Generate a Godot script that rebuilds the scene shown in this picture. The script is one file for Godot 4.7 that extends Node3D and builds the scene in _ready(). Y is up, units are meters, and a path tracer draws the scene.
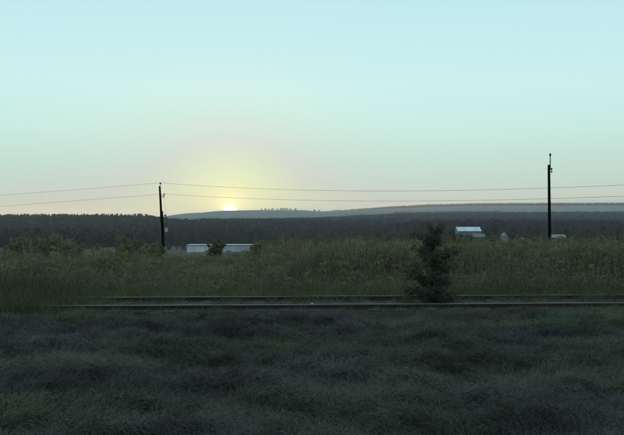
extends Node3D
# Sunset over a wooded valley, seen across an overgrown railway track.
# y is up, metres; the camera stands at the origin and looks along -Z. "d" is a distance along -Z.

const EYE := 1.95
const F := 724.0          # focal length in pixels of the 624 x 435 photograph
const MID_X := 312.0
const MID_Y := 218.0

var rng := RandomNumberGenerator.new()
var n_lump := FastNoiseLite.new()
var n_wide := FastNoiseLite.new()
var n_patch := FastNoiseLite.new()
var taken := {}

# ------------------------------------------------------------------ mesh collector
class Mb:
	var v := PackedVector3Array()
	var n := PackedVector3Array()
	var c := PackedColorArray()
	func tri(a: Vector3, b: Vector3, d: Vector3, col: Color) -> void:
		var nn := (d - a).cross(b - a).normalized()
		v.append(a); v.append(b); v.append(d)
		n.append(nn); n.append(nn); n.append(nn)
		c.append(col); c.append(col); c.append(col)
	func quad(a: Vector3, b: Vector3, d: Vector3, e: Vector3, col: Color) -> void:
		tri(a, b, d, col); tri(a, d, e, col)
	func leaf(p: Vector3, along: Vector3, side: Vector3, col: Color) -> void:
		var tip := p + along
		var m := p + along * 0.45
		tri(p, m + side, tip, col); tri(p, tip, m - side, col)
	func box(lo: Vector3, hi: Vector3, col: Color) -> void:
		var p := [Vector3(lo.x, lo.y, lo.z), Vector3(hi.x, lo.y, lo.z), Vector3(hi.x, lo.y, hi.z), Vector3(lo.x, lo.y, hi.z), Vector3(lo.x, hi.y, lo.z), Vector3(hi.x, hi.y, lo.z), Vector3(hi.x, hi.y, hi.z), Vector3(lo.x, hi.y, hi.z)]
		for q in [[7, 6, 2, 3], [5, 4, 0, 1], [4, 7, 3, 0], [6, 5, 1, 2], [4, 5, 6, 7], [3, 2, 1, 0]]:
			quad(p[q[0]], p[q[1]], p[q[2]], p[q[3]], col)
	func tube(pts: Array, radii: Array, sides: int, col: Color) -> void:
		var rings := []
		for i in pts.size():
			var t: Vector3 = (pts[mini(i + 1, pts.size() - 1)] - pts[maxi(i - 1, 0)]).normalized()
			var u := t.cross(Vector3.RIGHT if absf(t.x) < 0.8 else Vector3.UP).normalized()
			var w := t.cross(u).normalized()
			var ring := []
			for k in sides:
				var a := TAU * k / sides
				ring.append(pts[i] + (u * cos(a) + w * sin(a)) * radii[i])
			rings.append(ring)
		for i in pts.size() - 1:
			for k in sides:
				var k2 := (k + 1) % sides
				var ax: Vector3 = pts[i]
				var a: Vector3 = rings[i][k]; var b: Vector3 = rings[i][k2]
				var e: Vector3 = rings[i + 1][k]; var f: Vector3 = rings[i + 1][k2]
				var na := (a - ax).normalized(); var nb := (b - ax).normalized()
				var ne: Vector3 = (e - pts[i + 1]).normalized(); var nf: Vector3 = (f - pts[i + 1]).normalized()
				for q in [[a, na], [f, nf], [e, ne], [a, na], [b, nb], [f, nf]]:
					v.append(q[0]); n.append(q[1]); c.append(col)
		for s in [0, pts.size() - 1]:
			for k in sides:
				var a: Vector3 = rings[s][k]; var b: Vector3 = rings[s][(k + 1) % sides]
				if s == 0: tri(pts[s], b, a, col)
				else: tri(pts[s], a, b, col)
	func mesh() -> ArrayMesh:
		var arr := []
		arr.resize(Mesh.ARRAY_MAX)
		arr[Mesh.ARRAY_VERTEX] = v; arr[Mesh.ARRAY_NORMAL] = n; arr[Mesh.ARRAY_COLOR] = c
		var m := ArrayMesh.new()
		m.add_surface_from_arrays(Mesh.PRIMITIVE_TRIANGLES, arr)
		return m

# ------------------------------------------------------------------ node helpers
func numbered(called: String) -> String:
	taken[called] = taken.get(called, -1) + 1
	return called if taken[called] == 0 else "%s_%03d" % [called, taken[called]]

func tag(o: Node, label: String, category: String, group := "") -> Node:
	o.set_meta("label", label); o.set_meta("category", category)
	if group: o.set_meta("group", group)
	return o

func thing(called: String, label: String, category: String, at := Vector3.ZERO, turn := 0.0, group := "") -> Node3D:
	var o := Node3D.new()
	o.name = numbered(called); add_child(o)
	o.position = at; o.rotation.y = turn
	tag(o, label, category, group)
	return o

func part(called: String, m: Mesh, mat: Material, parent: Node) -> MeshInstance3D:
	var o := MeshInstance3D.new()
	o.name = numbered(called) if parent == self else called
	o.mesh = m; o.material_override = mat
	parent.add_child(o, true)
	return o

func stuff(called: String, m: Mesh, mat: Material, places: Array, label: String, category: String, parent: Node = self) -> void:
	var mm := MultiMesh.new()
	mm.transform_format = MultiMesh.TRANSFORM_3D
	mm.use_colors = true
	mm.mesh = m
	mm.instance_count = places.size()
	for i in places.size():
		mm.set_instance_transform(i, places[i][0])
		mm.set_instance_color(i, places[i][1])
	var o := MultiMeshInstance3D.new()
	o.name = numbered(called) if parent == self else called
	o.multimesh = mm; o.material_override = mat
	parent.add_child(o, true)
	if parent == self: tag(o, label, category)
	o.set_meta("kind", "stuff")

func paint(r: float, col := Color.WHITE, metal := 0.0, through := Color.BLACK, vertex := true) -> StandardMaterial3D:
	var m := StandardMaterial3D.new()
	m.albedo_color = col.linear_to_srgb()
	m.vertex_color_use_as_albedo = vertex
	m.roughness = r; m.metallic = metal
	m.cull_mode = BaseMaterial3D.CULL_DISABLED
	if through != Color.BLACK:
		m.backlight_enabled = true
		m.backlight = through.linear_to_srgb()
	return m

func noise_tex(freq: float, lo: Color, hi: Color, seed_: int, size := 512, octaves := 5) -> NoiseTexture2D:
	var f := FastNoiseLite.new()
	f.noise_type = FastNoiseLite.TYPE_SIMPLEX_SMOOTH
	f.frequency = freq; f.seed = seed_; f.fractal_octaves = octaves
	var t := NoiseTexture2D.new()
	t.width = size; t.height = size; t.seamless = true; t.noise = f
	var g := Gradient.new()
	g.set_color(0, lo); g.set_color(1, hi)
	t.color_ramp = g
	return t

func vary(col: Color, amount: float) -> Color:
	var k := 1.0 + rng.randf_range(-amount, amount)
	var w := rng.randf_range(-amount, amount) * 0.35
	return Color(col.r * k * (1.0 + w), col.g * k, col.b * k * (1.0 - w))

func any_dir() -> Vector3:
	var z := rng.randf_range(-1, 1)
	var a := rng.randf() * TAU
	var s := sqrt(1.0 - z * z)
	return Vector3(s * cos(a), z, s * sin(a))

# ------------------------------------------------------------------ the lie of the land
func steps(table: Array, x: float) -> float:
	if x <= table[0][0]: return table[0][1]
	for i in range(1, table.size()):
		if x <= table[i][0]:
			var t: float = (x - table[i - 1][0]) / (table[i][0] - table[i - 1][0])
			t = t * t * (3.0 - 2.0 * t)
			return lerpf(table[i - 1][1], table[i][1], t)
	return table[-1][1]

const FALL := [[0, 0], [20, 0], [32, -0.2], [45, -0.6], [60, -1.5], [80, -2.0], [120, -5.0], [180, -9.0], [260, -10.2], [450, -10.8], [900, -11.0], [6000, -11.0]]
# crest of the far hill at d = 3600 and of the wooded ridge at d = 1900: x across, height in metres
const DEEP := [[0, 0], [180, 0], [260, -0.9], [400, -4.5], [550, -8.5], [700, -9.2], [1000, -3.0], [1500, 0]]
const FAR_CREST := [[-6000, -12], [-2600, -12], [-1400, -8], [-1000, 0], [-735, 4], [-560, 28], [-410, 39], [-240, 41], [-60, 41], [40, 35], [140, 38], [240, 43], [440, 50], [590, 57], [835, 62], [1480, 64], [2300, 56], [6000, 20]]
const RIDGE_CREST := [[-6000, -11], [-420, -11], [-165, -11], [0, -9], [45, -7], [130, -2], [230, 2], [310, 4], [440, 5], [600, 6], [900, 7], [2000, 9], [6000, 4]]

func bump(d: float, peak: float, front: float, back: float) -> float:
	var t := (peak - d) / front if d < peak else (d - peak) / back
	t = clampf(1.0 - t, 0.0, 1.0)
	return t * t * (3.0 - 2.0 * t)

func land(x: float, d: float) -> float:
	var h: float = steps(FALL, absf(d) if d < 0.0 else d)
	if d > 180.0 and d < 1500.0:
		var p := x / d * F + MID_X
		var w := smoothstep(440.0, 330.0, p)
		h += w * steps(DEEP, d)
		h += (2.0 * w + 7.0 * smoothstep(185.0, 140.0, p)) * smoothstep(560.0, 1000.0, d) * (1.0 - smoothstep(1050.0, 1500.0, d))
	if d > 700.0:
		var b := bump(d, 1900.0, 800.0, 700.0)
		if b > 0.0: h = lerpf(h, steps(RIDGE_CREST, x) + n_wide.get_noise_2d(x * 0.03, d * 0.03) * 1.5, b)
		b = bump(d, 3600.0, 1300.0, 2400.0)
		if b > 0.0: h = lerpf(h, steps(FAR_CREST, x), b)
	elif d > 60.0:
		h += n_wide.get_noise_2d(x * 0.25, d * 0.25) * 0.5
	if d < 60.0:
		var k := clampf((d - 17.5) / 6.0, 0.0, 1.0)
		h += n_wide.get_noise_2d(x * 1.2, d * 1.2) * 0.14 * k
		var along := d - x * tan(deg_to_rad(2.8))
		var f := clampf((14.3 - along) / 0.6, 0.0, 1.0)
		# ridges of laid grass run along the track
		var l := n_lump.get_noise_2d(x * 0.55, d * 1.5)
		var l2 := n_lump.get_noise_2d(x * 1.6 + 40.0, d * 3.4 + 9.0)
		var l3 := n_lump.get_noise_2d(x * 3.6 - 17.0, d * 5.0)
		h += f * (0.02 + l * 0.2 + l2 * 0.12 + l3 * 0.07)
		h -= 0.06 * bump(along, 13.9, 0.5, 0.35)
	return h

func on(x: float, d: float) -> Vector3:
	return Vector3(x, land(x, d), -d)

func across(px: float, d: float) -> float:
	return (px - MID_X) * d / F

func height(py: float, d: float) -> float:
	return EYE + (MID_Y - py) * d / F

# ------------------------------------------------------------------ sky
const SUN_AZ := -6.46
const SUN_EL := 0.5
const AIR := [[-1.0, 181, 191, 182], [0.0, 178, 188, 179], [1.2, 179, 194, 185], [2.2, 182, 204, 195], [4.6, 185, 217, 209], [6.5, 190, 227, 219], [10.0, 196, 232, 232], [16.0, 185, 226, 233], [30.0, 182, 222, 232], [60.0, 176, 216, 230], [90.0, 172, 212, 228]]

func air(e: float) -> Color:
	for i in range(1, AIR.size()):
		if e <= AIR[i][0]:
			var t: float = clampf((e - AIR[i - 1][0]) / (AIR[i][0] - AIR[i - 1][0]), 0.0, 1.0)
			var a := Color8(AIR[i - 1][1], AIR[i - 1][2], AIR[i - 1][3]).srgb_to_linear()
			var b := Color8(AIR[i][1], AIR[i][2], AIR[i][3]).srgb_to_linear()
			return a.lerp(b, t)
	return Color.WHITE

func make_sky() -> Image:
	var w := 2048
	var h := 1024
	var data := PackedFloat32Array()
	data.resize(w * h * 3)
	var se := deg_to_rad(SUN_EL)
	var sa := deg_to_rad(SUN_AZ)
	var glow := Vector3(1.04, 0.93, 0.4)
	var cos_az := PackedFloat32Array()
	for x in w:
		cos_az.append(cos((x + 0.5) / w * TAU - sa))   # column 0 looks along -Z
	for y in h:
		var e := PI / 2 - (y + 0.5) / h * PI
		if e < -0.01:
			for x in w:
				var k := (y * w + x) * 3
				data[k] = 0.05; data[k + 1] = 0.055; data[k + 2] = 0.05
			continue
		var a := air(rad_to_deg(e))
		var base := Vector3(a.r, a.g, a.b)
		var ce := cos(e) * cos(se)
		var s := sin(e) * sin(se)
		for x in w:
			var ct: float = clampf(s + ce * cos_az[x], -1.0, 1.0)
			var th := rad_to_deg(acos(ct))
			var side := 0.5 + 0.5 * ct
			var c := base * lerpf(0.8, 1.0, side)
			if th < 60.0:
				c.x = lerpf(c.x, glow.x, 0.92 * exp(-th / 3.9)); c.y = lerpf(c.y, glow.y, 0.92 * exp(-th / 4.6)); c.z = lerpf(c.z, glow.z, 0.95 * exp(-th / 4.2))
				if th < 6.0:
					c += Vector3(1.0, 0.82, 0.45) * (0.9 * exp(-th / 0.7))
					if th < 0.6: c += Vector3(5.0, 4.2, 2.4) * clampf((0.5 - th) / 0.22, 0.0, 1.0)
			var k := (y * w + x) * 3
			data[k] = c.x; data[k + 1] = c.y; data[k + 2] = c.z
	return Image.create_from_data(w, h, false, Image.FORMAT_RGBF, data.to_byte_array())

# ------------------------------------------------------------------ plants
func leaf_cloud(mb: Mb, clumps: Array, count: int, size: float, col: Color, amount := 0.3) -> void:
	# clumps: [centre, radius]; leaves lie thickest near the skin of each clump
	var weights := []
	var total := 0.0
	for k in clumps:
		total += k[1] * k[1]
		weights.append(total)
	var tints := []
	for k in clumps: tints.append(vary(col, amount * 0.6))
	for i in count:
		var r := rng.randf() * total
		var j := 0
		while weights[j] < r: j += 1
		var p: Vector3 = clumps[j][0] + any_dir() * clumps[j][1] * pow(rng.randf(), 0.4) * Vector3(1, 0.85, 1)
		var along := any_dir() * size * rng.randf_range(0.6, 1.3)
		var side := along.cross(any_dir()).normalized() * size * rng.randf_range(0.22, 0.42)
		mb.leaf(p, along, side, vary(tints[j], amount * 0.5))

func bent(a: Vector3, b: Vector3, sag: Vector3, r0: float, r1: float, seg: int, sides: int, mb: Mb, col: Color) -> void:
	var pts := []
	var rad := []
	for i in seg + 1:
		var t := float(i) / seg
		pts.append(a.lerp(b, t) + sag * (4.0 * t * (1.0 - t)))
		rad.append(lerpf(r0, r1, t))
	mb.tube(pts, rad, sides, col)

# a broadleaved tree: returns [trunk mesh, crown mesh]; h tall, r the crown's radius
func broad_tree(h: float, r: float, leaves: int, size: float, col: Color, low := 0.22) -> Array:
	var wood := Mb.new()
	var bark := Color(0.05, 0.045, 0.04)
	var lean := Vector3(rng.randf_range(-0.04, 0.04) * h, 0, rng.randf_range(-0.04, 0.04) * h)
	bent(Vector3(0, -0.3, 0), Vector3(0, h * 0.86, 0) + lean, lean * 0.3, h * 0.018 + 0.02, h * 0.004, 6, 7, wood, bark)
	var clumps := []
	var n := 15
	for i in n:
		var t := float(i) / (n - 1)
		var y := lerpf(low, 0.93, t) * h
		var wide := r * sin(PI * clampf(0.16 + t * 0.8, 0.0, 1.0)) * rng.randf_range(0.75, 1.1)
		var a := i * 2.4 + rng.randf_range(-0.5, 0.5)
		var c := Vector3(cos(a) * wide * 0.66, y, sin(a) * wide * 0.66) + lean * t
		clumps.append([c, r * rng.randf_range(0.3, 0.48) * (1.05 - t * 0.35)])
		bent(Vector3(0, y - r * 0.45, 0) + lean * t, c, Vector3(0, -0.04 * h, 0), h * 0.006 + 0.01, 0.01, 3, 5, wood, bark)
	for i in 4:
		clumps.append([Vector3(rng.randf_range(-0.3, 0.3) * r, h * rng.randf_range(0.45, 0.8), rng.randf_range(-0.3, 0.3) * r) + lean * 0.6, r * 0.42])
	var crown := Mb.new()
	leaf_cloud(crown, clumps, leaves, size, col)
	return [wood.mesh(), crown.mesh()]

func spruce(h: float, r: float, whorls: int, size: float, col: Color) -> Array:
	var wood := Mb.new()
	bent(Vector3(0, -0.3, 0), Vector3(0, h, 0), Vector3.ZERO, h * 0.016, 0.01, 4, 6, wood, Color(0.05, 0.042, 0.036))
	var crown := Mb.new()
	for i in whorls:
		var t := (i + rng.randf()) / whorls
		var y := lerpf(0.14, 0.98, t) * h
		var reach := r * pow(1.0 - t, 0.8) * rng.randf_range(0.7, 1.1) + 0.1
		var arms := 6
		for k in arms:
			var a := TAU * k / arms + rng.randf() * 1.2
			var dir := Vector3(cos(a), rng.randf_range(-0.4, -0.05), sin(a))
			for s in int(3 + reach * 3.0):
				var p := Vector3(0, y, 0) + dir * reach * rng.randf_range(0.1, 1.0)
				var al := (dir + any_dir() * 0.6).normalized() * size
				crown.leaf(p, al, al.cross(any_dir()).normalized() * size * 0.3, vary(col, 0.25))
	return [wood.mesh(), crown.mesh()]

func joined(pair: Array) -> ArrayMesh:
	# trunk and crown in one mesh, for trees that are only a mass
	var st := SurfaceTool.new()
	st.begin(Mesh.PRIMITIVE_TRIANGLES)
	for m in pair: st.append_from(m, 0, Transform3D.IDENTITY)
	return st.commit()

func blade(mb: Mb, p: Vector3, dir: Vector3, length: float, width: float, droop: float, col: Color) -> void:
	var side := dir.cross(Vector3.UP)
	side = (side if side.length() > 0.01 else Vector3.RIGHT).normalized() * width * 0.5
	side = side.rotated(dir.normalized(), rng.randf_range(-1.0, 1.0))
	var a := p
	var way := dir.normalized()
	var seg := 3
	for i in seg:
		var w0 := 1.0 - float(i) / seg * 0.75
		var w1 := 1.0 - float(i + 1) / seg * 0.75
		var b := a + way * length / seg
		if i == seg - 1: mb.tri(a - side * w0, b, a + side * w0, col)
		else: mb.quad(a - side * w0, b - side * w1, b + side * w1, a + side * w0, col)
		a = b
		way = (way + Vector3.DOWN * droop).normalized()

func herb(h: float, stems: int, spread: float, leaf: float, top: Color) -> ArrayMesh:
	var mb := Mb.new()
	for s in stems:
		var a := rng.randf() * TAU
		var foot := Vector3(cos(a), 0, sin(a)) * spread * sqrt(rng.randf())
		var tip := foot * rng.randf_range(1.2, 1.9) + Vector3(rng.randf_range(-0.08, 0.08), h * rng.randf_range(0.6, 1.05), rng.randf_range(-0.08, 0.08))
		var sag := Vector3(rng.randf_range(-0.03, 0.03), 0, rng.randf_range(-0.03, 0.03))
		bent(foot, tip, sag, 0.004, 0.002, 3, 3, mb, vary(Color(0.09, 0.085, 0.05), 0.3))
		var green := vary(Color(1, 1, 1), 0.22)
		var n := int(h * 30)
		for i in n:
			var t := (i + rng.randf()) / n
			var p := foot.lerp(tip, t) + sag * (4.0 * t * (1.0 - t))
			var la := rng.randf() * TAU
			var out := Vector3(cos(la), rng.randf_range(-0.1, 0.7), sin(la))
			if t < 0.8:
				var l := leaf * rng.randf_range(0.6, 1.2) * (1.15 - t * 0.6)
				mb.leaf(p, out * l, out.cross(Vector3.UP).normalized() * l * 0.15, Color(0.165 * green.r, 0.162 * green.g, 0.09 * green.b))
			else:
				for q in 3:
					var o2 := Vector3(cos(la + q * 2.0), 1.2, sin(la + q * 2.0)) * leaf * 0.38
					mb.leaf(p, o2, any_dir() * 0.008, vary(top, 0.3))
	return mb.mesh()

func leafy(h: float, r: float, leaves: int, size: float) -> ArrayMesh:
	var mb := Mb.new()
	var clumps := []
	for s in 6:
		var a := s * 2.4 + rng.randf()
		var tip := Vector3(cos(a) * r * rng.randf_range(0.3, 0.9), h * rng.randf_range(0.6, 1.0), sin(a) * r * rng.randf_range(0.3, 0.9))
		bent(Vector3(cos(a), 0, sin(a)) * 0.05, tip, Vector3.ZERO, 0.005, 0.002, 2, 3, mb, Color(0.08, 0.075, 0.045))
		for q in 4: clumps.append([tip * Vector3(1, 0.22 + q * 0.25, 1), r * rng.randf_range(0.25, 0.45) * (1.25 - q * 0.2)])
	leaf_cloud(mb, clumps, leaves, size, Color(0.16, 0.158, 0.088), 0.22)
	return mb.mesh()

func tuft(h: float, n: int, spread: float, width: float, droop: float, col: Color, seeds: bool) -> ArrayMesh:
	var mb := Mb.new()
	for i in n:
		var a := rng.randf() * TAU
		var o := Vector3(cos(a), 0, sin(a)) * spread * sqrt(rng.randf())
		var dir := Vector3(rng.randf_range(-0.45, 0.45), 1.0, rng.randf_range(-0.45, 0.45))
		var cc := vary(col, 0.3)
		blade(mb, o, dir, h * rng.randf_range(0.5, 1.1), width, droop * rng.randf_range(0.3, 1.4), cc)
		if seeds and i % 5 == 0:
			var t := o + dir.normalized() * h * 1.15
			bent(o, t, Vector3.ZERO, 0.0016, 0.001, 2, 3, mb, Color(0.12, 0.11, 0.06))
			for q in 6:
				mb.leaf(t - dir.normalized() * 0.02 * q, any_dir() * 0.03 + Vector3(0, 0.02, 0), any_dir() * 0.005, vary(Color(0.13, 0.11, 0.07), 0.25))
	return mb.mesh()

func laid(n: int, spread: float, length: float, width: float) -> ArrayMesh:
	# long grass lying over, tips towards +x
	var mb := Mb.new()
	for i in n:
		var o := Vector3(rng.randf_range(-spread, spread), rng.randf_range(-0.02, 0.05), rng.randf_range(-spread, spread))
		var dir := Vector3(1.0, rng.randf_range(0.1, 1.1), rng.randf_range(-1.1, 1.1))
		blade(mb, o, dir, length * rng.randf_range(0.5, 1.15), width * rng.randf_range(0.6, 1.2), rng.randf_range(0.18, 0.5), vary(Color(1, 1, 1), 0.28))
	return mb.mesh()

func shrub(called: String, label: String, x: float, d: float, h: float, r: float, leaves: int, size: float, col: Color, mat: Material, wood_mat: Material, upright := 0.5, group := "") -> Node3D:
	var t := thing(called, label, "shrub", on(x, d), rng.randf() * TAU, group)
	var foliage := Mb.new()
	var clumps := []
	var stems := 7
	for s in stems:
		var wood := Mb.new()
		var a := TAU * s / stems + rng.randf_range(-0.3, 0.3)
		var reach := r * rng.randf_range(0.35, 0.85) * (1.0 if s else 0.1)
		var top := h * (rng.randf_range(0.58, 0.95) if s else 0.97)
		var tip := Vector3(cos(a) * reach, top, sin(a) * reach)
		var foot := Vector3(cos(a), 0, sin(a)) * r * 0.08
		var belly := Vector3(cos(a), -0.2, sin(a)) * reach * 0.16
		bent(foot + Vector3(0, -0.05, 0), tip, belly, 0.008 + h * 0.007, 0.003, 5, 5, wood, Color(0.05, 0.045, 0.035))
		for q in 5:
			var k := 0.25 + q * 0.17
			var c: Vector3 = foot.lerp(tip, k) + belly * (4.0 * k * (1.0 - k)) + any_dir() * r * 0.26 * (1.1 - k * 0.6)
			c.y = maxf(c.y, h * 0.08)
			clumps.append([c, r * rng.randf_range(0.16, 0.36) * (1.2 - k * upright)])
			bent(foot.lerp(tip, k - 0.1), c, Vector3.ZERO, 0.006, 0.002, 2, 4, wood, Color(0.05, 0.045, 0.035))
		part("stem", wood.mesh(), wood_mat, t)
	leaf_cloud(foliage, clumps, leaves, size, col, 0.35)
	part("foliage", foliage.mesh(), mat, t)
	return t

# ------------------------------------------------------------------ buildings
func house(called: String, label: String, category: String, px0: float, px1: float, d: float, eave_py: float, ridge_py: float, depth: float, wall: Color, roof: Color, turn: float, windows: int, gable_front: bool, mats: Dictionary) -> void:
	var x0 := across(px0, d)
	var x1 := across(px1, d)
	var w := x1 - x0
	var base := land((x0 + x1) * 0.5, d) - 0.3
	var t := thing(called, label, category, Vector3((x0 + x1) * 0.5, base, -d - depth * 0.5), turn)
	var eh := height(eave_py, d) - base
	var rh := height(ridge_py, d) - base
	var z := depth * 0.5
	var mb := Mb.new()
	mb.box(Vector3(-w / 2, 0, -z), Vector3(w / 2, eh, z), wall)
	if gable_front:
		for s in [-1.0, 1.0]:
			mb.tri(Vector3(-w / 2, eh, z * s), Vector3(0, rh, z * s), Vector3(w / 2, eh, z * s), wall)
	else:
		for s in [-1.0, 1.0]:
			mb.tri(Vector3(w / 2 * s, eh, -z), Vector3(w / 2 * s, rh, 0), Vector3(w / 2 * s, eh, z), wall)
	part("wall", mb.mesh(), mats.wall, t)
	for s in [-1.0, 1.0]:
		var a: Vector3; var b: Vector3; var along: Vector3
		if gable_front:
			a = Vector3(0, rh + 0.05, -z - 0.3); b = Vector3((w / 2 + 0.35) * s, eh - 0.1, -z - 0.3); along = Vector3(0, 0, depth + 0.6)
		else:
			a = Vector3(-w / 2 - 0.3, rh + 0.05, 0); b = Vector3(-w / 2 - 0.3, eh - 0.1, (z + 0.35) * s); along = Vector3(w + 0.6, 0, 0)
		var rib := int(maxf(2.0, along.length() / 1.1))
		for i in rib:
			var sheet := Mb.new()
			var p := along * (float(i) / rib)
			var q := along * ((i + 0.96) / rib)
			var up := Vector3(0, 0.07 + 0.02 * (i % 2), 0)
			var tone := vary(roof, 0.12)
			sheet.quad(a + p + up, a + q + up, b + q + up, b + p + up, tone)
			sheet.quad(a + p, b + p, b + q, a + q, tone)
			sheet.quad(b + p, b + p + up, b + q + up, b + q, tone)
			sheet.quad(a + p, a + p + up, b + p + up, b + p, tone)
			sheet.quad(a + q, b + q, b + q + up, a + q + up, tone)
			part("roof_sheet", sheet.mesh(), mats.roof, t)
	for i in windows:
		var cx := (i + 0.5 - windows * 0.5) * w / windows
		var win := Mb.new()
		win.box(Vector3(cx - 0.55, eh * 0.42, z - 0.02), Vector3(cx + 0.55, eh * 0.42 + 1.2, z + 0.05), Color(0.5, 0.5, 0.48))
		var f := part("window", win.mesh(), mats.wall, t)
		var pane := Mb.new()
		pane.box(Vector3(cx - 0.45, eh * 0.42 + 0.1, z + 0.052), Vector3(cx + 0.45, eh * 0.42 + 1.1, z + 0.06), Color(0.03, 0.035, 0.04))
		part("pane", pane.mesh(), mats.glass, f)

# ------------------------------------------------------------------ the scene
func _ready() -> void:
	rng.seed = 20240
	n_lump.seed = 5; n_lump.frequency = 0.9; n_lump.fractal_octaves = 3
	n_wide.seed = 11; n_wide.frequency = 0.25; n_wide.fractal_octaves = 2
	n_patch.seed = 23; n_patch.frequency = 0.22; n_patch.fractal_octaves = 3

	# camera
	var cam := Camera3D.new()
	cam.name = "camera"
	add_child(cam)
	cam.position = Vector3(0, EYE, 0)
	cam.rotation_degrees.x = rad_to_deg(atan((MID_Y - 217.5) / F))
	cam.fov = rad_to_deg(2.0 * atan(217.5 / F))
	cam.near = 0.1; cam.far = 20000.0
	cam.current = true

	# sky, air, exposure
	var env := Environment.new()
	env.background_mode = Environment.BG_SKY
	var pano := PanoramaSkyMaterial.new()
	pano.panorama = ImageTexture.create_from_image(make_sky())
	var sky := Sky.new()
	sky.sky_material = pano
	env.sky = sky
	env.tonemap_mode = Environment.TONE_MAPPER_LINEAR
	env.tonemap_exposure = 1.1
	env.volumetric_fog_enabled = true
	env.volumetric_fog_density = 0.00014
	env.volumetric_fog_albedo = Color(1.0, 0.97, 1.0)
	env.volumetric_fog_anisotropy = 0.3
	env.volumetric_fog_length = 5000.0
	env.sdfgi_enabled = true; env.ssao_enabled = true; env.ssil_enabled = true
	var we := WorldEnvironment.new()
	we.name = "environment"
	we.environment = env
	add_child(we)

	# the setting sun, nearly all of it behind the far hill
	var sun := DirectionalLight3D.new()
	sun.name = "sun"
	add_child(sun)
	var az := deg_to_rad(SUN_AZ)
	var el := deg_to_rad(SUN_EL)
	sun.look_at_from_position(Vector3.ZERO, -Vector3(sin(az) * cos(el), sin(el), -cos(az) * cos(el)), Vector3.UP)
	sun.light_energy = 1.5
	sun.light_angular_distance = 0.5
	sun.light_color = Color(1.0, 0.88, 0.58)
	sun.shadow_enabled = true

	build_ground()
	build_track()
	var mats := {
		"wall": paint(0.85), "roof": paint(0.5), "glass": paint(0.12),
		"wood": paint(0.9), "leaf": paint(0.85, Color.WHITE, 0.0, Color(0.22, 0.2, 0.1)),
		"metal": paint(0.5, Color.WHITE, 0.6),
	}
	build_woods(mats)
	build_buildings(mats)
	build_poles(mats)
	build_shrubs(mats)
	build_weeds(mats)
	build_front_grass()

func build_ground() -> void:
	var xs := PackedFloat32Array()
	var x := 0.0
	var st := 0.22
	var right := [0.0]
	while x < 7000.0:
		if x > 13.0: st *= 1.05
		x += st
		right.append(x)
	for i in range(right.size() - 1, 0, -1): xs.append(-right[i])
	for q in right: xs.append(q)
	var ds := PackedFloat32Array()
	for q in [-7000.0, -3000.0, -1200.0, -500.0, -200.0, -80.0, -30.0, -12.0, -5.0, -1.0, 2.0, 3.5]: ds.append(q)
	var d := 4.6
	st = 0.16
	while d < 7500.0:
		ds.append(d)
		if d > 16.0: st *= 1.04
		d += minf(st, 160.0)
	var nx := xs.size()
	var nd := ds.size()
	var v := PackedVector3Array(); var n := PackedVector3Array(); var c := PackedColorArray(); var ix := PackedInt32Array()
	v.resize(nx * nd); n.resize(nx * nd); c.resize(nx * nd)
	for j in nd:
		for i in nx:
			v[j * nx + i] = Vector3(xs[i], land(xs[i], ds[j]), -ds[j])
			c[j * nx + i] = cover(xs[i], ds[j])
	for j in nd:
		for i in nx:
			var dx := v[j * nx + mini(i + 1, nx - 1)] - v[j * nx + maxi(i - 1, 0)]
			var dz := v[mini(j + 1, nd - 1) * nx + i] - v[maxi(j - 1, 0) * nx + i]
			n[j * nx + i] = dx.cross(dz).normalized()
	for j in nd - 1:
		for i in nx - 1:
			var a := j * nx + i
			for q in [a, a + nx, a + nx + 1, a, a + nx + 1, a + 1]: ix.append(q)
	var arr := []
	arr.resize(Mesh.ARRAY_MAX)
	arr[Mesh.ARRAY_VERTEX] = v; arr[Mesh.ARRAY_NORMAL] = n; arr[Mesh.ARRAY_COLOR] = c; arr[Mesh.ARRAY_INDEX] = ix
	var m := ArrayMesh.new()
	m.add_surface_from_arrays(Mesh.PRIMITIVE_TRIANGLES, arr)
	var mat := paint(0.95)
	mat.albedo_texture = noise_tex(0.02, Color(0.72, 0.72, 0.7), Color(1, 1, 1), 3)
	mat.uv1_triplanar = true
	mat.uv1_world_triplanar = true
	mat.uv1_scale = Vector3(0.6, 0.6, 0.6)
	var o := part("ground", m, mat, self)
	o.set_meta("kind", "structure")
	o.set_meta("label", "grassy ground falling to a valley with fields and hills beyond")

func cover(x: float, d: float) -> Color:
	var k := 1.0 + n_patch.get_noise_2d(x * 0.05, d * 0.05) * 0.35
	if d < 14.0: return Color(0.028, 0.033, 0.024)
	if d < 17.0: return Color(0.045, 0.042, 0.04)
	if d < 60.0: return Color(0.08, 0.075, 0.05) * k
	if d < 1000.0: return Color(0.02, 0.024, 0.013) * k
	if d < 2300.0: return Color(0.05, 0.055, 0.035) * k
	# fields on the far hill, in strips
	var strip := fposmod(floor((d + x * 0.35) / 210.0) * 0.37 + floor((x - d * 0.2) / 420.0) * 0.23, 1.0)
	return Color(0.19, 0.18, 0.14).lerp(Color(0.12, 0.125, 0.09), strip)

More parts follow.
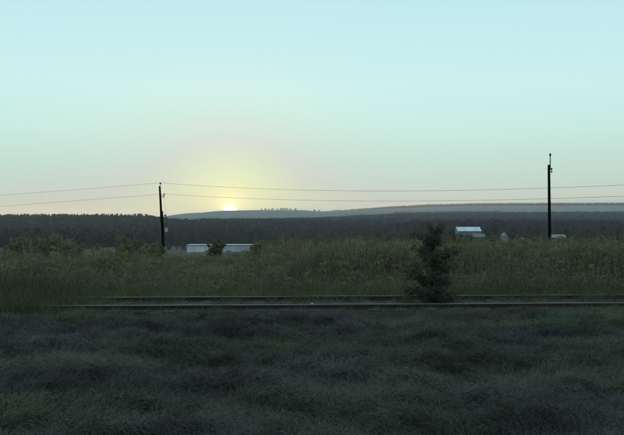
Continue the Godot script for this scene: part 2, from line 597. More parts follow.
# ------------------------------------------------------------------ railway
func build_track() -> void:
	var t := thing("railway_track", "overgrown rusty railway track crossing the picture between grass and weeds", "railway track", Vector3(0, 0, -15.36), deg_to_rad(2.6))
	var rust := paint(0.85)
	rust.albedo_texture = noise_tex(0.06, Color(0.6, 0.55, 0.5), Color(1, 1, 1), 8, 256)
	rust.uv1_triplanar = true
	rust.uv1_scale = Vector3(3, 3, 3)
	var steel := paint(0.65, Color.WHITE, 0.25)
	steel.roughness_texture = noise_tex(0.03, Color(0.75, 0.75, 0.75), Color(1, 1, 1), 9, 256)
	steel.uv1_triplanar = true
	var wood := paint(0.9)
	wood.albedo_texture = noise_tex(0.03, Color(0.55, 0.55, 0.55), Color(1, 1, 1), 10, 256)
	wood.uv1_triplanar = true
	wood.uv1_scale = Vector3(6, 6, 1)
	# track bed of gravel
	var bed := Mb.new()
	for i in 62:
		var x0 := -15.5 + i * 0.5
		var prev := []
		var here := []
		for z in [1.75, 1.12, 0.7, -0.7, -1.4, -2.0]:
			var edge: bool = absf(z) > 1.5
			prev.append(Vector3(x0, -0.14 if edge else 0.1 + 0.02 * n_lump.get_noise_2d(x0 * 3.0, z * 3.0), z))
			here.append(Vector3(x0 + 0.5, -0.14 if edge else 0.1 + 0.02 * n_lump.get_noise_2d((x0 + 0.5) * 3.0, z * 3.0), z))
		for k in 5: bed.quad(prev[k + 1], here[k + 1], here[k], prev[k], vary(Color(0.04, 0.037, 0.034), 0.2))
	part("track_bed", bed.mesh(), rust, t)
	for i in 52:
		var sl := Mb.new()
		var w := 0.12 + rng.randf_range(-0.01, 0.01)
		sl.box(Vector3(-w, -0.1, -1.3), Vector3(w, 0.125, 1.12), vary(Color(0.045, 0.038, 0.032), 0.3))
		var o := part("sleeper", sl.mesh(), wood, t)
		o.position = Vector3(-14.8 + i * 0.57 + rng.randf_range(-0.03, 0.03), rng.randf_range(-0.012, 0.008), rng.randf_range(-0.05, 0.05))
		o.rotation.y = rng.randf_range(-0.03, 0.03)
	for s in [-0.76, 0.76]:
		# foot, web and head as one profile
		var prof := [Vector2(-0.065, 0), Vector2(-0.065, 0.012), Vector2(-0.012, 0.03), Vector2(-0.009, 0.1), Vector2(-0.034, 0.112), Vector2(-0.036, 0.142), Vector2(0.036, 0.142), Vector2(0.034, 0.112), Vector2(0.009, 0.1), Vector2(0.012, 0.03), Vector2(0.065, 0.012), Vector2(0.065, 0)]
		var rail := Mb.new()
		var n := 40
		for i in n:
			var xa := -15.0 + i * 30.0 / n
			var xb := -15.0 + (i + 1) * 30.0 / n
			for k in prof.size():
				var p: Vector2 = prof[k]
				var q: Vector2 = prof[(k + 1) % prof.size()]
				var wa := 0.006 * n_lump.get_noise_1d(xa * 0.5 + s * 30.0)
				var wb := 0.006 * n_lump.get_noise_1d(xb * 0.5 + s * 30.0)
				rail.quad(Vector3(xa, p.y + wa, p.x), Vector3(xa, q.y + wa, q.x), Vector3(xb, q.y + wb, q.x), Vector3(xb, p.y + wb, p.x), vary(Color(0.05, 0.038, 0.032), 0.06))
		var r := part("rail", rail.mesh(), rust, t)
		r.position = Vector3(0, 0.064, s)
		var head := Mb.new()
		for i in n:
			var xa := -15.0 + i * 30.0 / n
			var xb := -15.0 + (i + 1) * 30.0 / n
			var wa := 0.006 * n_lump.get_noise_1d(xa * 0.5 + s * 30.0)
			var wb := 0.006 * n_lump.get_noise_1d(xb * 0.5 + s * 30.0)
			for e in [[0.037, 0.138, 0.028, 0.149], [0.028, 0.149, -0.028, 0.149], [-0.028, 0.149, -0.037, 0.138]]:
				head.quad(Vector3(xa, e[1] + wa, e[0]), Vector3(xa, e[3] + wa, e[2]), Vector3(xb, e[3] + wb, e[2]), Vector3(xb, e[1] + wb, e[0]), Color(0.11, 0.1, 0.09))
		part("rail_head", head.mesh(), steel, r)
		# joint plates with bolts
		for x in [-8.1, 4.4]:
			var fp := Mb.new()
			fp.box(Vector3(x - 0.4, 0.03, -0.032), Vector3(x + 0.4, 0.1, 0.032), Color(0.08, 0.05, 0.036))
			for b in 4: fp.box(Vector3(x - 0.3 + b * 0.2 - 0.015, 0.05, -0.05), Vector3(x - 0.3 + b * 0.2 + 0.015, 0.08, 0.05), Color(0.07, 0.045, 0.035))
			part("joint_plate", fp.mesh(), rust, r)
	# a small white stone lying between the rails
	var st := Mb.new()
	var pts := []
	for i in 7:
		pts.append([])
		for k in 9:
			var a := PI * i / 6.0
			var b := TAU * k / 9.0
			pts[i].append(Vector3(sin(a) * cos(b) * 0.028, cos(a) * 0.028, sin(a) * sin(b) * 0.026) * rng.randf_range(0.85, 1.1))
	for i in 6:
		for k in 9: st.quad(pts[i][k], pts[i][(k + 1) % 9], pts[i + 1][(k + 1) % 9], pts[i + 1][k], Color(0.75, 0.75, 0.72))
	var so := part("white_stone", st.mesh(), paint(0.8), self)
	so.position = Vector3(0.0, 0.145, -15.1)
	tag(so, "tiny white stone lying on the sleepers between the two rails", "stone")

# ------------------------------------------------------------------ woods and trees
func build_woods(mats: Dictionary) -> void:
	var needle := Color(0.042, 0.042, 0.034)
	var green := Color(0.078, 0.063, 0.05)
	var kinds := [
		joined(broad_tree(10.5, 3.0, 1500, 0.5, green, 0.12)), joined(broad_tree(11.5, 2.5, 1400, 0.5, green, 0.15)), joined(broad_tree(9.5, 3.4, 1500, 0.5, Color(0.06, 0.058, 0.038), 0.1)),
		joined(spruce(11.5, 2.2, 22, 0.8, needle)), joined(spruce(12.5, 1.9, 24, 0.75, needle)),
	]
	var far_kinds := [joined(broad_tree(11.0, 3.2, 260, 1.3, green, 0.15)), joined(spruce(12.5, 2.3, 9, 1.7, needle))]
	# the wood across the valley: its edge runs from the left (near) to the right (far)
	var edge := [[-60.0, 430.0], [120.0, 470.0], [190.0, 560.0], [330.0, 590.0], [440.0, 600.0], [640.0, 640.0], [760.0, 640.0]]
	var near := [[], [], [], [], []]
	var far := [[], []]
	var d1 := 425.0
	while d1 < 1060.0:
		var p := -70.0
		while p < 720.0:
			p += rng.randf_range(3.2, 6.4) * F / d1
			var d := d1 + rng.randf_range(-3.5, 3.5)
			if d < steps(edge, p) + 12.0 * n_patch.get_noise_1d(p * 0.4): continue
			if p > 360.0 and d > 760.0: continue
			var s := rng.randf_range(0.78, 1.12)
			if p > 330.0: s *= 0.86
			var b := Basis(Vector3.UP, rng.randf() * TAU).scaled(Vector3(s * rng.randf_range(0.9, 1.2), s, s * rng.randf_range(0.9, 1.2)))
			var shade := rng.randf_range(0.7, 1.25)
			var at := on(across(p, d), d)
			var c := Color(shade * rng.randf_range(0.9, 1.15), shade, shade * 0.95)
			if d < steps(edge, p) + 110.0 or d > 900.0: near[rng.randi() % 5].append([Transform3D(b, at), c])
			else: far[0 if rng.randf() < 0.6 else 1].append([Transform3D(b, at), c])
		d1 += 5.5
	for i in 9000:
		# woods that fill the valley up to and over the ridge
		var d := rng.randf_range(520.0, 2150.0)
		var p := rng.randf_range(-90.0, 730.0)
		if d < (1060.0 if p < 360.0 else 760.0): continue
		if d > 1100.0 and p < 200.0: continue
		var x := across(p, d)
		add_far(far, x, d, rng.randf_range(0.8, 1.1) * (1.0 if d > 1000.0 else 0.82))
	for i in 900:
		# scrub and small trees between the houses
		var p := rng.randf_range(335.0, 720.0)
		var d := rng.randf_range(300.0, 600.0)
		var near_house := false
		for q in [[393, 407, 255], [455, 486, 432], [500, 510, 408], [515, 527, 388], [548, 569, 400]]:
			if p > q[0] - 3.0 and p < q[1] + 3.0 and d < q[2] + 6.0: near_house = true
		if near_house: continue
		var s := rng.randf_range(0.28, 0.62)
		var shade := rng.randf_range(0.7, 1.2)
		near[rng.randi() % 3].append([Transform3D(Basis(Vector3.UP, rng.randf() * TAU).scaled(Vector3(s * 1.3, s, s * 1.3)), on(across(p, d), d)), Color(shade, shade * 1.05, shade * 0.95)])
	for i in 160:
		# hedge scrub along the fields on the left
		var p := rng.randf_range(-60.0, 335.0)
		var d := rng.randf_range(330.0, 460.0)
		var s := rng.randf_range(0.15, 0.4)
		near[rng.randi() % 3].append([Transform3D(Basis(Vector3.UP, rng.randf() * TAU).scaled(Vector3(s * 1.4, s, s * 1.4)), on(across(p, d), d)), Color(1, 1.05, 0.95)])
	for i in 5200:
		# wooded face and top of the ridge, thicker
		var x := rng.randf_range(-60.0, 1250.0)
		var d := rng.randf_range(1500.0, 2000.0)
		add_far(far, x, d, rng.randf_range(0.85, 1.08))
	for i in 4200:
		# wooded crest of the far hill, right of the fields
		var x := rng.randf_range(100.0, 1700.0)
		var d := 3600.0 + rng.randf_range(-130.0 + 90.0 * smoothstep(500.0, 160.0, x), 160.0)
		var grown := smoothstep(120.0, 520.0, x)
		if rng.randf() > 0.25 + grown: continue
		add_far(far, x, d, rng.randf_range(0.75, 1.2) * lerpf(0.45, 1.0, grown))
	for i in 500:
		# a tongue of wood in the fields
		var x := rng.randf_range(330.0, 760.0)
		add_far(far, x, 2900.0 + rng.randf_range(-60.0, 60.0) * (1.0 - (x - 330.0) / 500.0), rng.randf_range(0.7, 0.95))
	var o := Node3D.new()
	o.name = "wood"
	add_child(o)
	tag(o, "dark wood stretching along the far side of the valley and over the ridge", "wood")
	o.set_meta("kind", "stuff")
	for k in 5: stuff("near_trees", kinds[k], mats.leaf, near[k], "", "", o)
	for k in 2: stuff("far_trees", far_kinds[k], mats.leaf, far[k], "", "", o)
	# trees one can tell apart: on the crest right of the sun
	var small := [joined(broad_tree(11.0, 4.2, 500, 1.1, green, 0.1)), joined(broad_tree(13.0, 4.0, 500, 1.1, green, 0.12)), joined(spruce(13.0, 2.6, 14, 1.5, needle))]
	var crest := [[261.5, 1.5, 2], [265.5, 2.1, 0], [269.0, 1.7, 0], [272.5, 2.3, 1], [277.5, 1.9, 0], [281.0, 2.4, 1], [284.0, 2.7, 0], [287.0, 2.2, 1], [290.5, 2.0, 0], [295.5, 2.0, 2], [314.5, 1.9, 2], [319.0, 2.0, 0]]
	var words := ["leftmost of the small trees on the crest right of the sun", "second tree from the left on the crest right of the sun", "third tree from the left on the crest right of the sun", "fourth tree from the left on the crest right of the sun", "fifth tree from the left on the crest right of the sun", "sixth tree from the left on the crest right of the sun", "tallest tree in the clump on the crest right of the sun", "tree just right of the tallest one in the crest clump", "last tree at the right end of the crest clump", "lone slim tree standing right of the crest clump", "narrow lone tree on the crest before the wooded hilltop", "small round tree beside the start of the wooded hilltop"]
	for i in crest.size():
		var d := 3585.0
		var s: float = crest[i][1] * d / F / 12.0 * 1.05
		var t := part("crest_tree", small[crest[i][2]], mats.leaf, self)
		t.position = on(across(crest[i][0], d), d)
		t.scale = Vector3(s * 2.3, s * 0.85, s * 2.3)
		tag(t, words[i], "tree", "trees on the far crest")
	# trees among the houses on the right: px, top py, distance, crown radius, conifer
	var list := [
		[452.0, 229.0, 330.0, 2.6, 0, "round dark tree left of the pale-roofed shed"],
		[487.0, 226.5, 400.0, 3.4, 0, "broad dark tree touching the right end of the pale-roofed shed"],
		[495.0, 224.0, 450.0, 3.0, 0, "tall dark tree behind the broad one right of the pale-roofed shed"],
		[512.0, 227.0, 420.0, 3.0, 0, "leafy tree right of the small white-gabled house"],
		[529.0, 226.0, 430.0, 3.2, 0, "round tree between the low pale hut and the right pole"],
		[537.0, 229.0, 380.0, 2.2, 0, "smaller tree just left of the right pole"],
		[556.0, 225.0, 480.0, 3.4, 0, "tall tree behind the long grey house right of the pole"],
		[566.0, 228.0, 400.0, 2.6, 0, "dark tree at the right end of the long grey house"],
		[574.0, 225.5, 450.0, 2.2, 1, "pointed spruce right of the long grey house"],
		[588.0, 229.0, 360.0, 3.2, 0, "wide dark tree near the right edge in front of the spruce"],
		[603.0, 225.0, 420.0, 3.0, 0, "tall tree close to the right edge of the valley"],
		[618.0, 228.0, 380.0, 3.2, 0, "rounded tree at the very right edge"],
		[432.0, 227.0, 400.0, 2.6, 1, "dark spruce seen above the dark young tree"],
		[414.0, 230.0, 360.0, 2.8, 0, "round tree left of the spruce above the young tree"],
		[378.0, 232.0, 340.0, 2.8, 0, "low round tree in the middle of the valley, left of the blue-grey hut"],
	]
	for a in list:
		var d: float = a[2]
		var x := across(a[0], d)
		var at := on(x, d)
		var h := height(a[1], d) - at.y
		var pair: Array = spruce(h, a[3], 24, 0.7, needle) if a[4] else broad_tree(h, a[3], 1700, 0.5, vary(Color(0.046, 0.047, 0.03), 0.2), 0.12)
		var t := thing("spruce_tree" if a[4] else "leafy_tree", a[5], "tree", at, 0.0, "trees among the houses")
		part("trunk", pair[0], mats.wood, t)
		part("crown", pair[1], mats.leaf, t)

func add_far(far: Array, x: float, d: float, s: float) -> void:
	var b := Basis(Vector3.UP, rng.randf() * TAU).scaled(Vector3(s * 1.25, s, s * 1.25))
	var shade := rng.randf_range(0.75, 1.2)
	far[0 if rng.randf() < 0.6 else 1].append([Transform3D(b, on(x, d)), Color(shade, shade, shade)])

# ------------------------------------------------------------------ buildings
func build_buildings(mats: Dictionary) -> void:
	# long white building behind the weeds
	var d := 200.0
	var x0 := across(187.0, d)
	var x1 := across(254.0, d)
	var top := height(245.0, d)
	var base: float = minf(land(x0, d), land(x1, d)) - 0.4
	var t := thing("long_building", "long low white building half hidden by weeds below the sun", "building", Vector3(x0, base, -d))
	var w := x1 - x0
	var h := top - base
	var depth := 7.0
	var core := Mb.new()
	core.box(Vector3(0.05, 0, -depth), Vector3(w - 0.05, h - 0.25, -0.06), Color(0.3, 0.31, 0.34))
	part("wall", core.mesh(), mats.wall, t)
	var n := 15
	for i in n:
		var pm := Mb.new()
		var a := w * i / n + 0.03
		var b := w * (i + 1) / n - 0.03
		var tone := Color(0.68, 0.63, 0.7) if i < 6 else Color(0.54, 0.5, 0.56)
		tone = vary(tone, 0.12)
		pm.box(Vector3(a, 0, -0.058), Vector3(b, h - 0.26, 0), tone)
		for q in 4:
			var rx := lerpf(a, b, (q + 0.5) / 4.0)
			pm.box(Vector3(rx - 0.04, 0, 0.001), Vector3(rx + 0.04, h - 0.27, 0.045), tone)
		part("wall_panel", pm.mesh(), mats.wall, t)
	for i in 3:
		var dm := Mb.new()
		var cx: float = w * [0.3, 0.62, 0.85][i]
		dm.box(Vector3(cx - 0.6, h * 0.4, 0.047), Vector3(cx + 0.6, h * 0.4 + 1.0, 0.07), Color(0.08, 0.09, 0.1))
		part("window", dm.mesh(), mats.glass, t)
	var roof := Mb.new()
	roof.box(Vector3(-0.3, h - 0.16, -depth - 0.3), Vector3(w + 0.3, h, 0.2), Color(0.3, 0.31, 0.34))
	part("roof", roof.mesh(), mats.roof, t)

	house("metal_shed", "shed with a bright pale metal roof among the trees on the right", "shed", 458.0, 481.0, 420.0, 231.0, 227.2, 9.0, Color(0.16, 0.165, 0.18), Color(0.6, 0.63, 0.7), 0.0, 3, false, mats)
	house("lean_to_shed", "low dull grey shed in front of the pale-roofed shed", "shed", 470.0, 485.0, 390.0, 237.0, 234.0, 5.0, Color(0.07, 0.07, 0.075), Color(0.13, 0.13, 0.145), 0.0, 0, false, mats)
	house("small_house", "small house with a white gable right of the pale-roofed shed", "house", 503.5, 507.5, 400.0, 236.0, 233.0, 5.0, Color(0.3, 0.3, 0.3), Color(0.12, 0.115, 0.115), 0.0, 1, true, mats)
	house("garden_hut", "low pale hut between the white-gabled house and the right pole", "hut", 518.0, 524.0, 380.0, 240.5, 238.0, 4.0, Color(0.16, 0.165, 0.17), Color(0.25, 0.26, 0.27), 0.0, 1, false, mats)
	house("long_house", "long low grey house just right of the right pole", "house", 551.0, 566.0, 390.0, 237.5, 234.8, 6.0, Color(0.13, 0.135, 0.13), Color(0.2, 0.21, 0.21), 0.0, 4, false, mats)
	house("blue_hut", "small blue-grey hut left of the dark young tree", "hut", 395.0, 405.0, 250.0, 247.0, 243.0, 4.0, Color(0.2, 0.22, 0.26), Color(0.34, 0.38, 0.46), 0.0, 0, false, mats)

# ------------------------------------------------------------------ poles and wires
func build_poles(mats: Dictionary) -> void:
	var timber := paint(0.9)
	timber.albedo_texture = noise_tex(0.04, Color(0.6, 0.58, 0.55), Color(1, 1, 1), 14, 256)
	timber.uv1_triplanar = true
	timber.uv1_scale = Vector3(4, 0.6, 4)
	var brown := Color(0.085, 0.072, 0.058)
	var glass := paint(0.25)
	# left pole
	var d := 80.0
	var x := across(160.6, d)
	var g := on(x, d)
	var t := thing("utility_pole", "leaning wooden utility pole left of the sun, carrying two wires", "utility pole", g)
	var yy := func(py: float) -> float: return height(py, d) - g.y
	var mb := Mb.new()
	mb.tube([Vector3(0.1, yy.call(222.0), 0), Vector3(0.02, yy.call(205.0), 0), Vector3(-0.1, yy.call(186.0), 0)], [0.13, 0.12, 0.1], 10, brown)
	part("pole", mb.mesh(), timber, t)
	mb = Mb.new()
	mb.tube([Vector3(0.3, -0.4, 0.06), Vector3(0.24, yy.call(230.0), 0.04), Vector3(0.13, yy.call(211.0), 0.02)], [0.17, 0.155, 0.13], 10, brown)
	part("stub", mb.mesh(), timber, t)
	for py in [212.5, 220.5]:
		mb = Mb.new()
		mb.tube([Vector3(0.14, yy.call(py) - 0.05, 0.02), Vector3(0.14, yy.call(py) + 0.05, 0.02)], [0.185, 0.185], 12, Color(0.12, 0.11, 0.1))
		part("band", mb.mesh(), mats.metal, t)
	mb = Mb.new()
	mb.tube([Vector3(-0.06, yy.call(187.5), 0), Vector3(-0.02, yy.call(184.2), 0)], [0.02, 0.02], 6, Color(0.1, 0.1, 0.1))
	part("pin", mb.mesh(), mats.metal, t)
	mb = Mb.new()
	mb.tube([Vector3(-0.02, yy.call(184.4), 0), Vector3(-0.02, yy.call(183.8), 0), Vector3(-0.02, yy.call(183.2), 0), Vector3(-0.02, yy.call(182.4), 0)], [0.08, 0.1, 0.07, 0.06], 10, Color(0.08, 0.09, 0.1))
	part("insulator", mb.mesh(), glass, t)
	for q in [[194.6, 0.42], [196.6, 0.36]]:
		mb = Mb.new()
		var y: float = yy.call(q[0])
		mb.tube([Vector3(-0.05, y - 0.06, 0), Vector3(q[1] - 0.02, y - 0.06, 0), Vector3(q[1], y + 0.02, 0)], [0.035, 0.03, 0.03], 6, Color(0.07, 0.065, 0.06))
		part("hook", mb.mesh(), mats.metal, t)
		mb = Mb.new()
		mb.tube([Vector3(q[1], y - 0.02, 0), Vector3(q[1], y + 0.04, 0), Vector3(q[1], y + 0.12, 0)], [0.06, 0.08, 0.05], 10, Color(0.08, 0.09, 0.1))
		part("insulator", mb.mesh(), glass, t)
	mb = Mb.new()
	mb.tube([Vector3(0.1, yy.call(215.6), 0), Vector3(0.56, yy.call(215.6), 0)], [0.035, 0.035], 6, Color(0.07, 0.065, 0.06))
	mb.box(Vector3(0.46, yy.call(216.2), -0.06), Vector3(0.6, yy.call(214.4), 0.06), Color(0.06, 0.06, 0.06))
	part("bracket", mb.mesh(), mats.metal, t)
	mb = Mb.new()
	bent(Vector3(0.42, yy.call(196.6), 0), Vector3(0.54, yy.call(214.6), 0), Vector3(0.03, 0, 0), 0.008, 0.008, 6, 5, mb, Color(0.05, 0.05, 0.05))
	bent(Vector3(0.54, yy.call(216.0), 0), Vector3(0.64, yy.call(228.6), 0), Vector3(0.02, 0, 0), 0.008, 0.008, 6, 5, mb, Color(0.05, 0.05, 0.05))
	part("drop_cable", mb.mesh(), mats.metal, t)
	mb = Mb.new()
	mb.box(Vector3(0.5, yy.call(231.6), -0.1), Vector3(0.78, yy.call(228.5), 0.1), Color(0.52, 0.52, 0.5))
	mb.box(Vector3(0.47, yy.call(228.48), -0.14), Vector3(0.81, yy.call(228.0), 0.14), Color(0.4, 0.4, 0.4))
	mb.box(Vector3(0.2, yy.call(230.4), -0.03), Vector3(0.499, yy.call(229.6), 0.03), Color(0.1, 0.1, 0.1))
	var bx := part("meter_box", mb.mesh(), mats.wall, t)
	bx.set_meta("label", "small pale grey box beside the pole")
	# right pole
	d = 60.0
	x = across(549.2, d)
	g = on(x, d)
	var base := g.y
	yy = func(py: float) -> float: return height(py, 60.0) - base
	t = thing("utility_pole", "tall straight dark utility pole with a spike on top at the right", "utility pole", g)
	mb = Mb.new()
	mb.tube([Vector3(0.06, -0.4, 0), Vector3(0.03, yy.call(230.0), 0), Vector3(0, yy.call(200.0), 0), Vector3(-0.03, yy.call(164.8), 0)], [0.14, 0.128, 0.115, 0.1], 10, brown)
	part("pole", mb.mesh(), timber, t)
	mb = Mb.new()
	mb.tube([Vector3(0.05, yy.call(170.0), 0.1), Vector3(0.05, yy.call(156.0), 0.1)], [0.045, 0.04], 8, Color(0.22, 0.22, 0.21))
	part("spike", mb.mesh(), mats.metal, t)
	mb = Mb.new()
	mb.tube([Vector3(0.05, yy.call(156.2), 0.1), Vector3(0.05, yy.call(155.2), 0.1), Vector3(0.05, yy.call(154.4), 0.1), Vector3(0.05, yy.call(153.4), 0.1)], [0.06, 0.085, 0.07, 0.05], 10, Color(0.1, 0.11, 0.12))
	part("insulator", mb.mesh(), glass, t)
	for py in [169.2, 171.8]:
		var y: float = yy.call(py)
		mb = Mb.new()
		mb.tube([Vector3(0, y - 0.06, 0), Vector3(0.18, y - 0.06, 0), Vector3(0.2, y + 0.01, 0)], [0.03, 0.028, 0.028], 6, Color(0.07, 0.065, 0.06))
		part("hook", mb.mesh(), mats.metal, t)
		mb = Mb.new()
		mb.tube([Vector3(0.2, y - 0.03, 0), Vector3(0.2, y + 0.03, 0), Vector3(0.2, y + 0.1, 0)], [0.05, 0.07, 0.045], 10, Color(0.09, 0.1, 0.11))
		part("insulator", mb.mesh(), glass, t)
	mb = Mb.new()
	mb.tube([Vector3(0.02, yy.call(226.0), 0), Vector3(0.02, yy.call(224.5), 0)], [0.145, 0.143], 12, Color(0.12, 0.11, 0.1))
	part("band", mb.mesh(), mats.metal, t)
	# two wires, hung from the left pole and running on past both sides of the picture
	for i in 2:
		var off: float = [-0.03, 0.42][i]
		var h0: float = [5.84, 4.62][i]
		var p0 := Vector3(across(160.6, 80.0) + off, h0, -80.0)
		var spans := [[Vector3(-63.8, [3.92, 2.13][i], -100.0), [0.19, 0.07][i]], [Vector3(26.8, [4.5, 3.7][i], -50.0), [0.79, 0.69][i]]]
		var pts := []
		var rad := []
		for k in range(24, 0, -1):
			var u := k / 24.0
			pts.append(p0.lerp(spans[0][0], u) + Vector3.DOWN * (4.0 * spans[0][1] * u * (1.0 - u)))
		for k in 41:
			var u := k / 40.0
			pts.append(p0.lerp(spans[1][0], u) + Vector3.DOWN * (4.0 * spans[1][1] * u * (1.0 - u)))
		for k in pts.size(): rad.append(0.011)
		mb = Mb.new()
		mb.tube(pts, rad, 5, Color(0.05, 0.05, 0.05))
		var o := part("overhead_wire", mb.mesh(), mats.metal, self)
		tag(o, ["upper of the two thin wires crossing the sky", "lower of the two thin wires crossing the sky"][i], "wire", "overhead wires")

# ------------------------------------------------------------------ shrubs
func build_shrubs(mats: Dictionary) -> void:
	var grey := Color(0.145, 0.145, 0.08)
	var dark := Color(0.042, 0.046, 0.032)
	# px, top py, distance, half width in px, colour, leaf size, label
	var list := [
		[22.0, 239.0, 36.0, 18.0, grey, 0.09, "broad grey-green bush at the left edge, nearest the frame"],
		[52.0, 239.0, 36.0, 19.0, grey, 0.09, "rounded bush right beside the one at the left edge"],
		[71.0, 246.0, 34.0, 11.0, grey, 0.08, "low bush at the right end of the left clump"],
		[128.0, 234.5, 36.0, 12.0, grey, 0.085, "upright leafy bush left of the left pole"],
		[152.0, 243.0, 35.0, 12.0, grey, 0.085, "smaller bush at the foot of the left pole"],
		[216.0, 237.0, 36.0, 7.0, Color(0.12, 0.11, 0.055), 0.075, "thin sapling standing in front of the long white building"],
		[262.0, 244.0, 37.0, 12.0, grey, 0.085, "bush hiding the right end of the long white building"],
		[287.0, 238.0, 38.0, 13.0, grey, 0.085, "bush next right from the long white building's end"],
		[318.0, 241.0, 37.0, 15.0, Color(0.12, 0.125, 0.06), 0.085, "pale green bush in the middle of the weeds"],
		[462.0, 234.0, 30.0, 15.0, Color(0.12, 0.105, 0.06), 0.08, "tawny bush right behind the dark young tree"],
		[492.0, 240.0, 32.0, 14.0, grey, 0.08, "low bush below the dark trees right of the shed"],
		[522.0, 238.0, 34.0, 12.0, grey, 0.08, "bush left of the right pole"],
		[562.0, 240.0, 34.0, 13.0, grey, 0.08, "bush right of the right pole's foot"],
		[596.0, 238.0, 33.0, 14.0, grey, 0.08, "bush in front of the wide tree near the right edge"],
	]
	for a in list:
		var d: float = a[2]
		var x := across(a[0], d)
		var h: float = height(a[1] - 2.0, d) - land(x, d)
		var r: float = a[3] * 1.45 * d / F
		shrub("bush", a[6], x, d, h, r, int(2500 + 4200 * r), a[5], vary(a[4], 0.12), mats.leaf, mats.wood, 0.5, "bushes among the weeds")
	young_tree(across(433.0, 15.6), 15.6, 1.74, 0.58, dark, mats)

func young_tree(x: float, d: float, h: float, r: float, col: Color, mats: Dictionary) -> void:
	var t := thing("young_tree", "dark young tree growing between the rails right of the middle", "tree", on(x, d))
	var bark := Color(0.05, 0.045, 0.035)
	var wood := Mb.new()
	bent(Vector3(0, -0.05, 0), Vector3(0.05, h * 0.98, 0), Vector3(-0.05, 0, 0), 0.022, 0.003, 8, 6, wood, bark)
	part("trunk", wood.mesh(), mats.wood, t)
	var clumps := []
	for i in 30:
		var k := (i + rng.randf()) / 30.0
		var y := lerpf(0.05, 0.96, k) * h
		var reach := r * (1.0 - 0.4 * k) * rng.randf_range(0.35, 1.15)
		var a := i * 2.4 + rng.randf_range(-0.4, 0.4)
		var root := Vector3(0, y - 0.06, 0)
		var tip := Vector3(cos(a) * reach, y + rng.randf_range(0.0, 0.16), sin(a) * reach)
		var limb := Mb.new()
		bent(root, tip, Vector3(0, -0.03, 0), 0.007, 0.002, 4, 4, limb, bark)
		part("branch", limb.mesh(), mats.wood, t)
		for q in 3: clumps.append([root.lerp(tip, 0.4 + 0.3 * q) + any_dir() * 0.05, rng.randf_range(0.08, 0.17) * (1.15 - 0.4 * k)])
	var foliage := Mb.new()
	leaf_cloud(foliage, clumps, 9500, 0.046, col, 0.35)
	part("foliage", foliage.mesh(), mats.leaf, t)

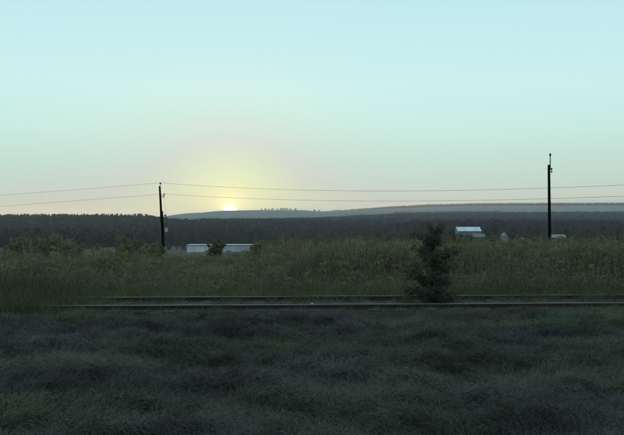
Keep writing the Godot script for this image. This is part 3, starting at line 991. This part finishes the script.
# ------------------------------------------------------------------ weeds and tall grass
func build_weeds(mats: Dictionary) -> void:
	var leaf := paint(0.85, Color.WHITE, 0.0, Color(0.34, 0.32, 0.16))
	var forms := [
		herb(1.0, 7, 0.22, 0.095, Color(0.16, 0.155, 0.085)), herb(0.95, 8, 0.25, 0.085, Color(0.15, 0.125, 0.08)), herb(1.0, 6, 0.2, 0.11, Color(0.16, 0.155, 0.1)),
		tuft(0.75, 46, 0.22, 0.008, 0.22, Color(0.155, 0.16, 0.08), true), tuft(0.6, 52, 0.24, 0.007, 0.3, Color(0.14, 0.155, 0.075), false),
	]
	forms.append(leafy(0.95, 0.3, 1150, 0.036)); forms.append(leafy(0.85, 0.36, 1250, 0.034))
	var places := [[], [], [], [], [], [], []]
	for i in 18700:
		var d := lerpf(17.3, 50.0, pow(rng.randf(), 1.25))
		var p := rng.randf_range(-140.0, 764.0)
		var x := across(p, d)
		var along := d - x * tan(deg_to_rad(2.6))
		if along < 17.1: continue
		var tall := smoothstep(225.0, 300.0, p)
		if d > lerpf(36.0, 50.0, tall) * (1.0 + 0.3 * n_patch.get_noise_2d(x, 90.0)) * rng.randf_range(0.9, 1.05): continue
		var h := lerpf(0.56 - 0.22 * smoothstep(150.0, 185.0, p), 0.93, tall) + n_patch.get_noise_2d(x * 1.3, d * 1.3) * 0.75 * (1.0 if p < 160.0 or p > 250.0 else 0.4)
		var front := smoothstep(17.0, 22.5, along)
		h = lerpf(0.42, h, front)
		h *= rng.randf_range(0.6, 1.2)
		if rng.randf() < 0.09: h *= 1.45
		h = clampf(h, 0.16, 1.32)
		# a bare track crosses the weeds on the left
		if absf(d - 31.8) < 0.9 and p < 275.0 and n_patch.get_noise_2d(x * 1.1, 7.0) > -0.12: h *= 0.3
		var k: int = (3 + rng.randi() % 2) if rng.randf() > 0.1 + 0.72 * front else rng.randi() % 3
		if k < 3 and rng.randf() < 0.4: k = 5 + rng.randi() % 2
		var b := Basis(Vector3.UP, rng.randf() * TAU).scaled(Vector3(0.8 + 0.3 * h, h * (1.35 if k == 3 or k == 4 else 1.0), 0.8 + 0.3 * h))
		var shade := rng.randf_range(0.8, 1.6) * (1.0 + 0.3 * n_patch.get_noise_2d(x * 2.0 + 50.0, d))
		var dry := clampf(n_patch.get_noise_2d(x * 1.7 - 30.0, d * 1.7) * 0.7 + rng.randf_range(-0.12, 0.1), 0.0, 0.4)
		places[k].append([Transform3D(b, on(x, d) + Vector3(0, -0.02, 0)), Color(shade * (1.0 + dry * 0.7), shade, shade * (1.0 - dry * 0.2))])
	# grass on the track: thick at the left, where it hides the rails, thin elsewhere
	for i in 6500:
		var x := rng.randf_range(-12.0, 12.0)
		var z := rng.randf_range(-2.1, 1.15)
		var thick := smoothstep(-3.2, -6.0, x) + 0.55 * smoothstep(2.5, 5.0, x)
		thick = maxf(thick, 0.26 + 0.3 * maxf(0.0, n_patch.get_noise_2d(x * 3.0, z * 2.0)))
		if rng.randf() > thick: continue
		var y := deg_to_rad(2.6)
		var at := Vector3(x * cos(y) + z * sin(y), 0.08, -15.36 - x * sin(y) + z * cos(y))
		var h := rng.randf_range(0.16, 0.34)
		h += 0.4 * smoothstep(-4.3, -6.2, x) * rng.randf()
		if z > -0.5: h = minf(h, 0.1 + 0.14 * maxf(0.0, n_patch.get_noise_2d(x * 4.0, z)) + 0.6 * smoothstep(-3.4, -6.6, x + 0.8 * rng.randf()))
		var shade := rng.randf_range(0.6, 1.1)
		places[3 + i % 2].append([Transform3D(Basis(Vector3.UP, rng.randf() * TAU).scaled(Vector3(0.75, h * 1.3, 0.75)), at), Color(shade, shade, shade)])
	var o := Node3D.new()
	o.name = "weeds"
	add_child(o)
	tag(o, "tall weeds and grass growing in a wide belt behind the track", "weeds")
	o.set_meta("kind", "stuff")
	for k in 7: stuff("tall_grass" if k == 3 or k == 4 else "herbs", forms[k], leaf, places[k], "", "", o)
	# trodden bare path glimpsed between the weeds
	var mb := Mb.new()
	for i in 60:
		var x0 := -16.0 + i * 0.3
		var x1 := x0 + 0.3
		for k in 4:
			var d0 := 31.0 + k * 0.4
			mb.quad(on(x0, d0 + 0.4) + Vector3(0, 0.012, 0), on(x1, d0 + 0.4) + Vector3(0, 0.012, 0), on(x1, d0) + Vector3(0, 0.012, 0), on(x0, d0) + Vector3(0, 0.012, 0), vary(Color(0.17, 0.165, 0.16), 0.12))
	var path := part("path", mb.mesh(), paint(0.95), self)
	path.set_meta("kind", "structure")
	path.set_meta("label", "bare grey path glimpsed through the weeds on the left")

# ------------------------------------------------------------------ grass in front
func build_front_grass() -> void:
	var leaf := paint(0.7, Color.WHITE, 0.0, Color(0.03, 0.04, 0.015))
	var forms := [laid(38, 0.13, 0.16, 0.004), laid(38, 0.14, 0.2, 0.0036), laid(38, 0.12, 0.12, 0.0042)]
	var places := [[], [], []]
	for i in 90000:
		var d := sqrt(rng.randf_range(4.6 * 4.6, 14.9 * 14.9))
		var x := rng.randf_range(-1.0, 1.0) * (d * 0.52 + 4.0)
		var along := d - x * tan(deg_to_rad(2.6))
		if along > 14.42: continue
		var p := on(x, d)
		var n := n_patch.get_noise_2d(x * 1.1, d * 2.2)
		var m := n_patch.get_noise_2d(x * 0.8 + 70.0, d * 1.6 + 20.0)
		# the swathes lie one way, then the other
		var a := n_wide.get_noise_2d(x * 1.6 + 30.0, d * 2.6) * 1.5 + (PI if n_lump.get_noise_2d(x * 0.4 + 9.0, d * 0.8) > 0.12 else 0.0) + rng.randf_range(-1.9, 1.9)
		var slope := (on(x + 0.15, d).y - on(x - 0.15, d).y) / 0.3
		var b := Basis(Vector3.UP, a) * Basis(Vector3.BACK, atan(slope) * cos(a) + (rng.randf_range(0.2, 0.9) if rng.randf() < 0.25 else 0.0))
		var s := rng.randf_range(0.7, 1.2)
		var shade := rng.randf_range(0.6, 1.35) * (1.0 + 0.8 * n)
		var fresh := clampf(0.5 + m * 1.6, 0.0, 1.0)
		var col := Color(0.062, 0.054, 0.052).lerp(Color(0.062, 0.073, 0.037), fresh) * shade
		places[i % 3].append([Transform3D(b.scaled(Vector3(s, s, s)), p), col])
	var o := Node3D.new()
	o.name = "laid_grass"
	add_child(o)
	tag(o, "dark long grass lying in swathes in front of the track", "grass")
	o.set_meta("kind", "stuff")
	for k in 3: stuff("swathe", forms[k], leaf, places[k], "", "", o)
